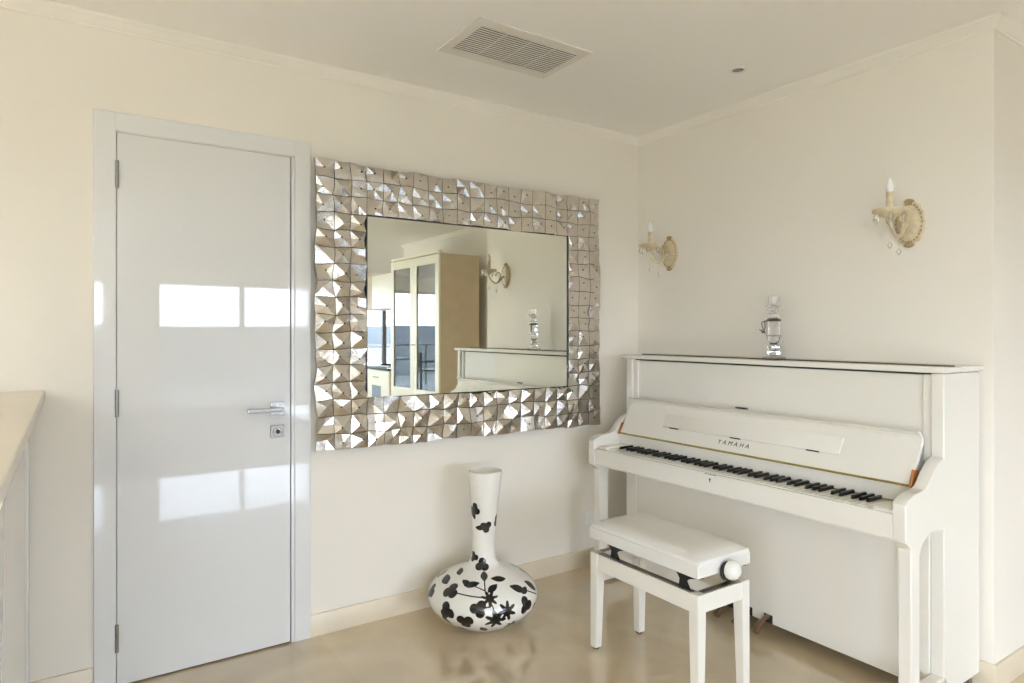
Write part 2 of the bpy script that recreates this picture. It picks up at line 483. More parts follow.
# ------------------------------------------------------------------ wall socket
so = thing('wall_socket', (-.372, 0, .272), 'square white power socket on the wall behind the piano stool', 'socket')
obj('face_plate', bx(-.421, -.335, -.010, -.0003, .229, .315, .003), M['plastic'], so)
obj('socket_well', lathe(B(), [(.022, -.0125), (.022, -.010), (.019, -.0125), (.018, -.0104)], (-.378, 0, .272), 28, 'y'), M['plastic'], so)
for dx in (-.0095, .0095):
    obj('pin_hole', lathe(B(), [(.003, -.0118), (.003, -.0102)], (-.378 + dx, 0, .272), 12, 'y'), M['dark'], so)

# ------------------------------------------------------------------ floor vase
VC = (-1.262, -.284)
prof = [(.0, .0), (.10, .0), (.13, .008), (.19, .043), (.235, .085), (.25, .125), (.24, .165), (.205, .203), (.15, .232), (.10, .252), (.07, .268), (.056, .30), (.053, .36), (.056, .44), (.062, .52), (.069, .60), (.0745, .655), (.076, .685)]
fine = spline([(r, z, 0) for r, z in prof[1:]], 14)
pts = [(p.x, p.y) for p in fine]
arc = [.1]
for a, b in zip(pts, pts[1:]): arc.append(arc[-1] + hypot(b[0] - a[0], b[1] - a[1]))
# painted sprays: kind, angle, arc length, size, rotation
FL = [('tre', -2.875, .809, .026, 0), ('leaf', -3.10, .79, .03, .4), ('tre', -1.949, .732, .025, 1.2), ('leaf', -2.45, .726, .022, 1.57), ('tre', -.75, .75, .026, .4),
      ('tre', -2.974, .592, .022, .5), ('tre', -2.17, .560, .030, 0), ('leaf', -2.07, .50, .030, 0), ('leaf', -1.6, .473, .034, 1.3), ('leaf', -2.425, .448, .034, 1.9), ('leaf', -2.60, .455, .026, 1.2),
      ('tre', -2.848, .396, .036, 2.2), ('leaf', 2.99, .431, .04, 1.2), ('tre', 2.875, .35, .032, .4), ('leaf', 3.05, .50, .03, 1.0), ('leaf', -1.885, .427, .03, -.9),
      ('star', -1.989, .379, .036, .2), ('tre', -2.193, .338, .034, 1.5), ('tre', -2.786, .310, .036, .3), ('leaf', -2.86, .255, .03, .5), ('tre', -2.434, .276, .036, 1.1),
      ('star', -1.90, .286, .046, .0), ('star', -1.691, .318, .042, .5), ('tre', -1.258, .317, .036, .3), ('leaf', -1.295, .396, .038, .9), ('leaf', -1.16, .375, .026, 1.9), ('leaf', -.847, .373, .038, .5),
      ('tre', -.877, .268, .034, .9), ('leaf', -2.62, .20, .03, 1.2), ('star', -1.5, .225, .034, .7), ('leaf', -2.1, .215, .03, .4),
      ('tre', -.3, .40, .034, .3), ('star', .2, .33, .042, .1), ('tre', .8, .30, .036, 1), ('leaf', .5, .42, .04, .5), ('tre', 1.3, .38, .034, .2), ('star', 1.8, .31, .04, .8), ('leaf', 1.6, .45, .035, 1.4), ('tre', 2.3, .33, .036, .5), ('leaf', 2.5, .42, .034, .7),
      ('tre', .4, .62, .026, .3), ('tre', 1.6, .72, .026, 1.0), ('leaf', 1.1, .56, .028, .2), ('tre', 2.3, .82, .024, .4)]
ST = [[(-2.07, .50), (-2.069, .415), (-1.989, .379), (-1.928, .330), (-1.766, .278)], [(-2.848, .396), (-2.56, .3925), (-2.017, .383)], [(-2.425, .448), (-2.2, .43), (-2.069, .415)],
      [(-1.295, .396), (-1.05, .36), (-.823, .3255)], [(-2.193, .338), (-2.0, .345)], [(-2.786, .310), (-2.87, .25)], [(.5, .42), (.3, .37), (.2, .33), (.8, .30)], [(1.3, .38), (1.6, .35), (1.8, .31), (2.3, .33)]]
def wrap(a): return (a + pi) % (2 * pi) - pi
def flower(th, s, r):
    best = -9.
    for kind, t0, s0, sz, rot in FL:
        sz *= 1.06
        u = wrap(th - t0) * r; w = s - s0
        if abs(u) > sz * 1.9 or abs(w) > sz * 1.9: continue
        a = u * cos(rot) + w * sin(rot); b = -u * sin(rot) + w * cos(rot)
        if kind == 'tre':
            dd = -9.
            for q in range(3):
                an = pi / 2 + q * 2.05 - .0
                dd = max(dd, sz * .56 - hypot(a - sz * .52 * cos(an), b - sz * .5 * sin(an)))
        elif kind == 'leaf':
            e = (abs(b) / sz); dd = (sz * .5 * (1 - e * e) - abs(a)) if e < 1 else -abs(b) + sz
        else:
            rr = hypot(a, b); an = atan2(b, a)
            dd = sz * (.72 + .28 * cos(7 * an)) - rr
        best = max(best, dd)
    for line in ST:
        for (t0, s0), (t1, s1) in zip(line, line[1:]):
            ax = wrap(th - t0) * r; ay = s - s0; bxx = wrap(t1 - t0) * r; by = s1 - s0
            L = bxx * bxx + by * by; t = max(0, min(1, (ax * bxx + ay * by) / L))
            best = max(best, .0028 - hypot(ax - t * bxx, ay - t * by))
    return best
seg = 420; bm = B(); vals = []
full = []
for i in range(len(pts) - 1):       # resample evenly
    full.append((pts[i][0], pts[i][1], arc[i]))
full.append((pts[-1][0], pts[-1][1], arc[-1]))
rings = []
for r, z, s in full:
    ring = []
    for k in range(seg):
        a = 2 * pi * k / seg
        ring.append(bm.verts.new((VC[0] + r * cos(a), VC[1] + r * sin(a), z)))
        dd = flower(a, s, r); vals.append(max(0., min(1., .5 + dd / .006)))
    rings.append(ring)
for r, z in [(.0745, .688), (.071, .686), (.068, .655), (.058, .55), (.047, .42), (.046, .30), (.0, .29)]:
    ring = []
    for k in range(seg):
        a = 2 * pi * k / seg
        ring.append(bm.verts.new((VC[0] + max(r, .001) * cos(a), VC[1] + max(r, .001) * sin(a), z))); vals.append(0.)
    rings.append(ring)
for A, C in zip(rings, rings[1:]):
    for k in range(seg): bm.faces.new((A[k], A[(k + 1) % seg], C[(k + 1) % seg], C[k]))
bm.faces.new(rings[0][::-1]); bm.faces.new(rings[-1])
for q in bm.verts:      # the thrown neck leans a little
    k_ = max(0., q.co.z - .26) / .43 * .011
    q.co.x += sin(TH) * k_; q.co.y -= cos(TH) * k_
vs = obj('floor_vase', bm, M['vase'], None, (VC[0], VC[1], 0), angle=60)
at = vs.data.attributes.new('flower', 'FLOAT', 'POINT'); at.data.foreach_set('value', vals)
tag(vs, 'tall necked white floor vase with squat round body painted with black flowers', 'vase')

# ------------------------------------------------------------------ upright piano
YL, YR = -.305, -1.828
pn = thing('upright_piano', (-.40, (YL + YR) / 2, 0), 'white polished upright piano with open keyboard against the right wall', 'piano')
XB = -.112; XC = -.388
side = [(XB, .095), (XC, .095), (XC, .655), (-.44, .659), (-.475, .659), (-.51, .648), (-.538, .630), (-.556, .60), (-.557, .155), (-.612, .155), (-.613, .625), (-.625, .640), (-.645, .652), (-.648, .662),
        (-.648, .772), (-.640, .782), (-.622, .790), (-.60, .797), (-.578, .801), (-.552, .803), (-.528, .806), (-.508, .813), (-.490, .828), (-.470, .850), (-.445, .872), (-.420, .886), (XC, .897), (XC, 1.178), (XB, 1.178)]
for s0, s1 in ((YL, YL - .042), (YR, YR + .042)):
    obj('side_panel', prism(B(), side, 'y', s0, s1, .004), M['piano'], pn)
    tb = obj('toe_block', bx(-.628, XC + .02, min(s0, s1) - .0, max(s0, s1) + .0, .058, .157, .006), M['piano'], pn)
    for x in (-.59, -.17):
        yc = (s0 + s1) / 2
        cs = obj('caster', lathe(B(), [(.014, -.009), (.018, -.007), (.018, .007), (.014, .009)], (x, yc, .0641), 20, 'y'), M['steel'], pn)
        obj('caster_fork', bx(x - .012, x + .012, yc - .014, yc + .014, .070, .0965 if x > -.5 else .080), M['steel'], cs)
IL, IR = YL - .042, YR + .042
obj('lid', bx(-.280, XB + .008, YL + .010, YR - .010, 1.181, 1.201, .004), M['piano'], pn)
obj('front_lid_flap', bx(-.410, -.2835, YL + .010, YR - .010, 1.181, 1.201, .004), M['piano'], pn)
obj('lid_hinge', bx(-.2860, -.2785, YL - .012, YR + .012, 1.1995, 1.2042), M['hinge'], pn)
obj('upper_panel', bx(-.366, -.342, IL - .001, IR + .001, .80, 1.172, .003), M['piano'], pn)
obj('lid_gap_shade', bx(-.362, -.342, IL - .001, IR + .001, 1.1725, 1.181), M['dark'], pn)  # dark strip painted in for the shadow gap under the lid
for a, b in ((IL, IL - .03), (IR, IR + .03)):
    obj('corner_post', bx(-.377, -.345, a, b, .86, 1.174, .004), M['piano'], pn)
obj('case_back', bx(XB - .012, XB, IL, IR, .10, 1.175), M['rawwood'], pn)
lt = obj('panel_latch', bx(-.3700, -.3655, -1.042, -.976, .979, .989, .001), M['steel'], pn)
obj('latch_slot', bx(-.3708, -.3699, -1.032, -.986, .9815, .9865), M['dark'], lt)
# keybed with key slip and cheek blocks
obj('key_bed', bx(-.640, XC + .01, IL - .0005, IR + .0005, .652, .705, .004), M['piano'], pn)
ks = obj('key_slip', bx(-.645, -.622, IL - .0005, IR + .0005, .656, .737, .006, 3), M['piano'], pn)
obj('lock_slit', bx(-.6458, -.6445, -1.096, -1.036, .7335, .7352), M['dark'], ks)
bm = lathe(B(), [(.0042, -.6462), (.0042, -.6445)], (0, -1.063, .715), 14, 'x'); box(bm, -.6462, -.6445, -1.065, -1.061, .703, .714)
obj('lock_keyhole', bm, M['dark'], ks)
KL, KR = -1.066 + .6475, -1.066 - .6475
for a, b in ((IL - .001, KL + .001), (KR - .001, IR + .001)):
    obj('key_block', bx(-.632, -.470, a, b, .700, .748, .006, 3), M['piano'], pn)
ww = 1.295 / 52
for i in range(52):
    y = KL - i * ww
    obj('white_key', bx(-.618, -.472, y - .0006, y - ww + .0006, .718, .738, .0015, 1), M['ivory_key'], pn)
names = 'ABCDEFG'
for i in range(51):
    nt = names[i % 7]
    if nt in 'ACDFG':
        sh = {'A': .0, 'C': -.0025, 'D': .0025, 'F': -.003, 'G': 0}[nt]
        y = KL - (i + 1) * ww - sh
        pk = [(-.566, .7385), (-.472, .7385), (-.472, .751), (-.558, .751)]
        obj('black_key', prism(B(), pk, 'y', y - .0052, y + .0052, .0008), M['ebony'], pn)
obj('key_felt', bx(-.474, -.468, KL, KR, .735, .742), M['felt'], pn)
obj('name_board', bx(-.478, -.455, IL - .001, IR + .001, .742, .800, .002), M['piano'], pn)
# fallboard, open and leaning back
A0 = Vector((-.488, .808)); A1 = Vector((-.410, .948))
up = (A1 - A0).normalized(); nn = Vector((-up.y, up.x))
fa, fb = IL - .016, IR + .018
fp = [A0, A1, A1 + Vector((.002, .006)), A1 + Vector((-.006, .018)), A1 + Vector((-.020, .026)), A1 + Vector((-.026, .030)), A1 + Vector((-.020, .034)), A1 + Vector((-.002, .026)), A1 + Vector((.014, .010)), A1 - nn * .018 - up * .005, A0 - nn * .018]
fbm = prism(B(), [tuple(p) for p in fp], 'y', fa, fb, .001)
fo = obj('fallboard', fbm, M['piano'], pn, angle=8)
obj('fallboard_hinge', bx(-.492, -.474, fa, fb, .8035, .8075, .001), M['brass'], fo)
obj('hinge_felt', bx(-.4945, -.490, fa - .004, fb + .004, .8005, .8040), M['felt'], fo)
for a, b in ((fa + .005, fa - .004), (fb + .004, fb - .005)):
    q = [A0 + nn * .004 - up * .012, A0 + nn * .010 + up * .050, A0 - nn * .020 + up * .062, A0 - nn * .020 + up * .0]
    obj('wood_end_block', prism(B(), [tuple(p) for p in q], 'y', a, b, .001), M['rawwood'], fo)
def on_fb(u, w): # point on the fallboard face: distance up the board, height above it
    p = A0 + up * u + nn * w; return p
# fold-down music desk
d0, d1 = .063, .130
q = [on_fb(d0, .0), on_fb(d0, .006), on_fb(d1, .006), on_fb(d1, .0)]
md = obj('music_desk', prism(B(), [tuple(p) for p in q], 'y', -.63, -1.505, .0015), M['piano'], pn)
for y in (-.70, -1.045, -1.40):
    q = [on_fb(d0 - .003, .0003), on_fb(d0 - .003, .0066), on_fb(d0 + .001, .0066), on_fb(d0 + .001, .0003)]
    obj('desk_hinge', prism(B(), [tuple(p) for p in q], 'y', y + .026, y - .026), M['dark'], md)
# maker's lettering
fc = bpy.data.curves.new('lettering', 'FONT'); fc.body = 'YAMAHA'; fc.size = .028; fc.extrude = .0004; fc.shear = .12; fc.space_character = 1.65; fc.align_x = 'CENTER'; fc.resolution_u = 4
tmp = bpy.data.objects.new('lettering_source', fc); COL.objects.link(tmp)
bpy.context.view_layer.update()
me = bpy.data.meshes.new_from_object(tmp.evaluated_get(bpy.context.evaluated_depsgraph_get()))
bpy.data.objects.remove(tmp)
me.name = 'lettering'
X = Vector((0, -1, 0)); Yv = Vector((up.x, 0, up.y)); Zv = X.cross(Yv)
p = on_fb(.028, .0006)
mat = Matrix(((X.x, Yv.x, Zv.x, p.x), (X.y, Yv.y, Zv.y, -1.043), (X.z, Yv.z, Zv.z, p.y), (0, 0, 0, 1)))
me.transform(Matrix.Translation(-OFF[pn.name]) @ mat)
me.materials.clear(); me.materials.append(M['brass_dark'] if 'brass_dark' in M else M['dark'])
lo = bpy.data.objects.new('lettering', me); COL.objects.link(lo); lo.parent = fo
# lower panel and pedals
obj('bottom_panel', bx(-.392, -.37, IL - .045, IR + .045, .098, .650, .003), M['piano'], pn)
for a, b in ((IL - .001, IL - .043), (IR + .043, IR + .001)):
    obj('panel_stile', bx(-.396, -.37, a, b, .098, .650, .003), M['piano'], pn)
obj('bottom_board', bx(-.369, XB + .01, IL - .001, IR + .001, .095, .140, .003), M['piano'], pn)
for y in (-.965, -1.062, -1.160):
    ob = obj('pedal', tube(B(), spline([(-.390, y, .128), (-.412, y, .126), (-.440, y, .115), (-.470, y, .094), (-.486, y, .084)], 4), [.007] * 8 + [.010] * 5 + [.012] * 4, 10), M['pedal'], pn)
    for vtx in ob.data.vertices: vtx.co.y = (vtx.co.y - (y - OFF[pn.name].y)) * 1.5 + (y - OFF[pn.name].y)
    obj('pedal_slot', bx(-.3935, -.3915, y - .020, y + .020, .0985, .134), M['dark'], ob)

def rescale(root, k):      # true size of the instrument, measured from the eye point
    c = Vector((-2.826, -2.851, H)); old = OFF[root.name]
    new = c + (old - c) * k; new.z = 0
    for o in root.children_recursive:
        for q in o.data.vertices: q.co = c + (q.co + old - c) * k - new
    root.location = new; OFF[root.name] = new
rescale(pn, 1.036)
# ------------------------------------------------------------------ candlestick on the piano
cx, cy, z0 = -.122, -1.0, 1.1968
cs = thing('crystal_candlestick', (cx, cy, z0), 'clear crystal candlestick tied with a dark bow standing on the piano lid', 'candlestick')
obj('base_disc', lathe(B(), [(.05, 0), (.054, .002), (.052, .006), (.02, .012)], (cx, cy, z0), 32), M['drop'], cs)
def ball(z, r, h): return lathe(B(), [(r * sin(pi * t / 10) + .003, h * (1 - cos(pi * t / 10)) / 2) for t in range(11)], (cx, cy, z), 12)
obj('stem_bead', ball(z0 + .013, .028, .028), M['crystal'], cs)
obj('stem_bead', ball(z0 + .042, .026, .024), M['crystal'], cs)
obj('stem_body', lathe(B(), [(.014, 0), (.024, .012), (.030, .030), (.030, .034)], (cx, cy, z0 + .067), 10), M['crystal'], cs)
obj('stem_collar', lathe(B(), [(.032, 0), (.034, .004), (.032, .008)], (cx, cy, z0 + .102), 24), M['crystal'], cs)
obj('stem_body', lathe(B(), [(.028, 0), (.026, .03), (.030, .062), (.022, .076)], (cx, cy, z0 + .111), 8), M['crystal'], cs)
bw = obj('ribbon', lathe(B(), [(.031, 0), (.033, .004), (.031, .010)], (cx, cy, z0 + .172), 24), M['ribbon'], cs)
tl = Vector((sin(TH), -cos(TH), 0)) * -1
for k in (.0, .012):
    obj('ribbon_tail', tube(B(), spline([Vector((cx, cy, z0 + .176)) + tl * .030, Vector((cx, cy, z0 + .168)) + tl * (.042 + k), Vector((cx, cy, z0 + .145)) + tl * (.040 + k), Vector((cx, cy, z0 + .118)) + tl * (.052 - k), Vector((cx, cy, z0 + .135)) + tl * (.054 + k)], 5), .0022, 6), M['ribbon'], bw)
obj('stem_neck', lathe(B(), [(.020, 0), (.028, .008), (.022, .014), (.014, .022), (.018, .034), (.030, .040), (.032, .044)], (cx, cy, z0 + .190), 14), M['crystal'], cs)
obj('drip_pan', lathe(B(), [(.012, 0), (.040, .005), (.041, .008), (.012, .008)], (cx, cy, z0 + .236), 24), M['crystal'], cs)
obj('candle_cup', lathe(B(), [(.012, 0), (.021, .006), (.024, .042), (.021, .042), (.017, .008)], (cx, cy, z0 + .245), 18), M['crystal'], cs)

# ------------------------------------------------------------------ wall sconces
def make_sconce(y0, z0, label):
    s = thing('wall_sconce', (0, y0, z0), label, 'wall lamp', 'crystal candle sconces above the piano')
    # scalloped oval back plate
    bm = B(); rings = []
    N = 72
    for k, (sc, h) in enumerate([(1.0, .0), (1.0, .006), (.93, .013), (.80, .011), (.74, .016), (.60, .020), (.30, .024)]):
        ring = []
        for i in range(N):
            a = 2 * pi * i / N
            w = 1 + (.055 * cos(14 * a) if k < 3 else .02 * cos(14 * a) if k == 3 else 0)
            yy = .058 * sc * w * cos(a); zz = .088 * sc * w * sin(a) * (1 + .05 * abs(sin(a)) ** 6)
            ring.append(bm.verts.new((-.0005 - h, y0 + yy, z0 + zz)))
        rings.append(ring)
    for A, C in zip(rings, rings[1:]):
        for i in range(N): bm.faces.new((A[i], A[(i + 1) % N], C[(i + 1) % N], C[i]))
    bm.faces.new(rings[0][::-1]); bm.faces.new(rings[-1])
    pl = obj('back_plate', bm, M['antique'], s, angle=60)
    for sg in (1, -1):      # shell ornaments at top and bottom
        bm = B()
        for k in range(-2, 3):
            a = k * .42
            c = Vector((-.012, y0 + .020 * sin(a), z0 + sg * (.080 + .016 * cos(a))))
            tube(bm, [Vector((-.012, y0, z0 + sg * .072)), c.lerp(Vector((-.012, y0, z0 + sg * .072)), .4), c, c + (c - Vector((-.012, y0, z0 + sg * .072))) * .12], [.003, .0055, .0065, .003], 8)
        obj('shell_ornament', bm, M['antique_gold'], pl)
    bm = B()
    for i in range(28):
        a = 2 * pi * i / 28
        c = Vector((-.014, y0 + .050 * cos(a), z0 + .077 * sin(a)))
        lathe(bm, [(.0005, -.004), (.003, -.002), (.0034, 0), (.003, .002), (.0005, .004)], c, 8)
    obj('beading', bm, M['antique_gold'], pl)
    # S-shaped arm
    ax = -.162
    P = [(-.02, y0, z0 - .005), (-.045, y0, z0 - .018), (-.075, y0, z0 - .052), (-.110, y0, z0 - .060), (-.145, y0, z0 - .035), (ax, y0, z0 - .005), (ax, y0, z0 + .018)]
    obj('arm', tube(B(), spline(P, 6), [.0075] * 12 + [.0062] * 25, 10), M['antique'], s)
    Q = [(-.078, y0, z0 - .048), (-.060, y0, z0 - .010), (-.068, y0, z0 + .020), (-.088, y0, z0 + .022), (-.092, y0, z0 + .006), (-.080, y0, z0 + .004)]
    obj('scroll', tube(B(), spline(Q, 5), [.005] * 20 + [.003] * 6, 8), M['antique'], s)
    obj('bobeche', lathe(B(), [(.006, z0 + .000), (.016, z0 + .003), (.024, z0 + .010), (.040, z0 + .017), (.055, z0 + .024), (.0615, z0 + .033), (.062, z0 + .040), (.057, z0 + .042), (.030, z0 + .034), (.014, z0 + .036)], (ax, y0, 0), 40), M['antique'], s)
    obj('candle_sleeve', lathe(B(), [(.014, z0 + .034), (.016, z0 + .040), (.0125, z0 + .046), (.0125, z0 + .100), (.0145, z0 + .103), (.0145, z0 + .108)], (ax, y0, 0), 24), M['antique'], s)
    obj('bulb', lathe(B(), [(.010, z0 + .108), (.0145, z0 + .118), (.0155, z0 + .128), (.012, z0 + .142), (.006, z0 + .156), (.001, z0 + .166)], (ax, y0, 0), 20), M['bulb'], s)
    # cut-glass drops
    for k in range(6):
        a = pi / 6 + k * pi / 3
        x = ax + .054 * cos(a); y = y0 + .054 * sin(a)
        bm = B()
        lathe(bm, [(.0008, 0), (.0045, -.004), (.0008, -.009)], (x, y, z0 + .034), 6)
        lathe(bm, [(.0008, -.009), (.010, -.022), (.012, -.030), (.006, -.042), (.0005, -.050)], (x, y, z0 + .034), 6)
        obj('crystal_drop', bm, M['drop'], s, angle=10)
    bm = B(); lathe(bm, [(.0007, 0), (.0007, -.055)], (ax, y0, z0 - .03), 5); lathe(bm, [(.0005, -.055), (.008, -.066), (.009, -.073), (.0005, -.086)], (ax, y0, z0 - .03), 6)
    obj('crystal_drop', bm, M['drop'], s, angle=10)
    bm = B(); lathe(bm, [(.0007, 0), (.0007, -.040)], (-.092, y0, z0 - .066), 5); lathe(bm, [(.0005, -.040), (.008, -.050), (.009, -.057), (.0005, -.070)], (-.092, y0, z0 - .066), 6)
    obj('crystal_drop', bm, M['drop'], s, angle=10)
    return s
make_sconce(-.258, 1.765, 'antique cream wall sconce with crystal drops nearest the room corner')
make_sconce(-1.540, 1.760, 'antique cream wall sconce with crystal drops above the right end of the piano')

# ------------------------------------------------------------------ piano stool
SX0, SX1, SY0, SY1 = -1.020, -.735, -1.320, -.750
st = thing('piano_stool', ((SX0 + SX1) / 2, (SY0 + SY1) / 2, 0), 'white padded adjustable piano stool in front of the piano', 'stool')
lw = .042
def leg(cx, cy, sx, sy):
    # outer faces upright, inner faces taper towards the foot
    bm = B(); FLAT.add(id(bm)); rings = []
    for z, w in ((.008, .034), (.30, lw), (.402, lw)):
        rings.append([bm.verts.new((cx - sx * a * w, cy - sy * b * w, z)) for a, b in ((0, 0), (1, 0), (1, 1), (0, 1))])
    for A, C in zip(rings, rings[1:]):
        for i in range(4): bm.faces.new((A[i], A[(i + 1) % 4], C[(i + 1) % 4], C[i]))
    bm.faces.new(rings[0][::-1]); bm.faces.new(rings[-1])
    bmesh.ops.recalc_face_normals(bm, faces=bm.faces[:])
    bmesh.ops.bevel(bm, geom=[e for e in bm.edges], offset=.002, segments=2, affect='EDGES')
    l = obj('leg', bm, M['stool'], st)
    obj('foot_glide', lathe(B(), [(.012, 0), (.013, .003), (.013, .008)], (cx - sx * .018, cy - sy * .018, 0), 16), M['rubber'], l)
for x, sx in ((SX0, -1), (SX1, 1)):
    for y, sy in ((SY0, -1), (SY1, 1)): leg(x, y, sx, sy)
az0, az1 = .335, .400
for x in (SX0 + .004, SX1 - .026): obj('apron', bx(x, x + .022, SY0 + lw - .001, SY1 - lw + .001, az0, az1, .002), M['stool'], st)
for y in (SY0 + .004, SY1 - .026): obj('apron', bx(SX0 + lw - .001, SX1 - lw + .001, y, y + .022, az0, az1, .002), M['stool'], st)
for x in (SX0 + .010, SX1 - .034): obj('metal_rail', bx(x, x + .024, SY0 + lw, SY1 - lw, .4003, .4035), M['steel'], st)
for y in (SY0 + .010, SY1 - .034): obj('metal_rail', bx(SX0 + lw, SX1 - lw, y, y + .024, .4003, .4035), M['steel'], st)
# seat
sz0, sz1 = .460, .506
obj('seat_board', bx(SX0 - .002, SX1 + .005, SY0 + .001, SY1 + .004, sz0, sz1, .003), M['leather'], st)
bm = B(); NX, NY = 18, 28; gv = {}
for i in range(NX + 1):
    for j in range(NY + 1):
        a = i / NX * 2 - 1; b = j / NY * 2 - 1
        e = (1 - abs(a) ** 5) * (1 - abs(b) ** 6)
        x = (SX0 + SX1) / 2 + a * ((SX1 - SX0) / 2 - .003); y = (SY0 + SY1) / 2 + b * ((SY1 - SY0) / 2 - .002)
        gv[i, j] = bm.verts.new((x, y, sz1 + .012 + .020 * e ** .55 + .004 * (1 - b * b)))
lo = {}
for i in range(NX + 1):
    for j in range(NY + 1):
        if i in (0, NX) or j in (0, NY): lo[i, j] = bm.verts.new((gv[i, j].co.x, gv[i, j].co.y, sz1 - .002))
for i in range(NX):
    for j in range(NY): bm.faces.new((gv[i, j], gv[i + 1, j], gv[i + 1, j + 1], gv[i, j + 1]))
for i in range(NX):
    for j in (0, NY): bm.faces.new((gv[i, j], gv[i + 1, j], lo[i + 1, j], lo[i, j]))
for j in range(NY):
    for i in (0, NX): bm.faces.new((gv[i, j], gv[i, j + 1], lo[i, j + 1], lo[i, j]))
obj('cushion', bm, M['leather'], st, angle=50)
# scissor lifts
for y in (SY0 + .068, SY1 - .140):
    for x in (SX0 + .022, SX1 - .028):
        q = [(y - .072, .4605), (y + .060, .4605), (y + .036, .430), (y + .040, .4035), (y - .012, .4035), (y + .004, .428), (y - .006, .438)]
        obj('scissor_bracket', prism(B(), q, 'x', x, x + .005), M['black'], st)
obj('crank_rod', tube(B(), [(-.858, SY0 - .030, .4745), (-.858, SY0 + .02, .452), (-.858, SY1 - .08, .440)], .006, 10), M['black'], st)
kb = obj('adjusting_knob', lathe(B(), [(.028, -.016), (.033, -.020), (.0345, -.030), (.031, -.044), (.021, -.053), (.010, -.057), (.002, -.058)], (-.874, SY0, .474), 36, 'y'), M['leather'], st)
obj('knob_collar', lathe(B(), [(.030, -.004), (.034, -.008), (.034, -.016), (.03, -.018)], (-.880, SY0, .467), 32, 'y'), M['black'], kb)

# ------------------------------------------------------------------ kitchen end of the room (seen in the mirror)
ck = thing('display_cabinet', (.55, -3.8, 0), 'tall cream cabinet with two glazed doors and tan side, reflected in the mirror', 'cabinet')
cx0, cx1, cy0, cy1, ch = .27, .74, -4.36, -3.24, 2.13
bm = B(); box(bm, cx0, cx1, cy0, cy1, .0, ch)
obj('cabinet_body', bm, M['cab_tan'], ck)
obj('cornice', bx(cx0 - .025, cx0 + .02, cy0, cy1 + .0, ch, ch + .03, .006), M['cab_white'], ck)
ck.rotation_euler.z = -.04
ym = (cy0 + cy1) / 2
for a, b, s in ((cy1, ym + .001, -1), (ym - .001, cy0, 1)):
    y0_, y1_ = max(a, b), min(a, b)
    bm = B(); st_ = .075; xf = cx0 - .022
    box(bm, xf, cx0 - .001, y0_, y0_ - st_, .02, ch - .01, .002); box(bm, xf, cx0 - .001, y1_ + st_, y1_, .02, ch - .01, .002)
    box(bm, xf, cx0 - .001, y0_ - st_, y1_ + st_, ch - .10, ch - .01); box(bm, xf, cx0 - .001, y0_ - st_, y1_ + st_, .02, .70)
    dr = obj('cabinet_door', bm, M['cab_white'], ck)
    obj('glass_pane', bx(cx0 - .012, cx0 - .002, y0_ - st_, y1_ + st_, .70, ch - .10), M['cab_glass'], dr)
    ky = ym + (.035 if s < 0 else -.035)
    obj('door_knob', lathe(B(), [(.006, xf), (.006, xf - .012), (.013, xf - .018), (.012, xf - .026), (.004, xf - .03)], (0, ky, 1.18), 14, 'x'), M['steel'], dr)
bu = thing('kitchen_base_unit', (.7, -5.0, 0), 'white kitchen base unit with tan end panel, reflected at lower left of the mirror', 'kitchen unit')
obj('unit_body', bx(.40, .84, -6.4, -4.75, .08, .84), M['cab_white'], bu)
obj('end_panel', bx(.38, .84, -4.7495, -4.73, 0, .84), M['cab_tan'], bu)
obj('plinth', bx(.45, .84, -6.4, -4.75, 0, .08), M['worktop'], bu)
for a, b in ((-4.77, -5.57), (-5.58, -6.39)):
    df = obj('unit_door', bx(.378, .3995, a, b, .10, .83, .003), M['cab_white'], bu)
    obj('bar_handle', bx(.360, .372, (a + b) / 2 - .08, (a + b) / 2 + .08, .74, .752), M['steel'], df)
    if a > -5: obj('control_patch', bx(.3765, .3782, -5.02, -5.32, .45, .64), M['greyblue'], df)
wt = tag(obj('worktop', bx(.36, .845, -6.42, -4.72, .8405, .875, .003), M['worktop'], None, (.6, -5.5, .84)), 'dark worktop on the white kitchen base unit in the mirror', 'worktop')
hb = thing('cooking_hob', (.6, -5.2, .875), 'black glass hob lying on the dark worktop in the mirror', 'hob')
obj('hob_glass', bx(.40, .80, -5.55, -4.95, .8752, .884, .002), M['ebony'], hb)
for y in (-5.1, -5.4):
    obj('pan_support', lathe(B(), [(.08, 0), (.08, .012), (.07, .014), (.068, .003)], (.6, y, .884), 24), M['black'], hb)
up_ = thing('hanging_kitchen_cabinet', (.62, -5.6, 1.62), 'white kitchen wall unit hanging above the worktop in the mirror', 'kitchen unit')
obj('unit_body', bx(.46, .84, -6.2, -4.75, 1.62, 2.06), M['cab_white'], up_)
obj('end_panel', bx(.46, .84, -4.7495, -4.735, 1.62, 2.06), M['cab_white'], up_)
for a, b, mm in ((-4.76, -5.47, 'cab_white'), (-5.48, -6.19, 'cab_tan')): obj('unit_door', bx(.438, .4595, a, b, 1.62, 2.055, .003), M[mm], up_)

M['rug'] = pmat('added_dark_rug', (.07, .06, .05), .95, bump=.5, bscale=300, vary=.2, vscale=60)
tag(obj('added_rug', bx(-2.9, .10, -9.2, -3.9, .0005, .012, .003), M['rug'], None, (-1.3, -6.5, 0)), 'added unseen dark rug that dims the floor reflected in the door', 'rug')  # added rug out of view, darkens the floor mirrored in the door
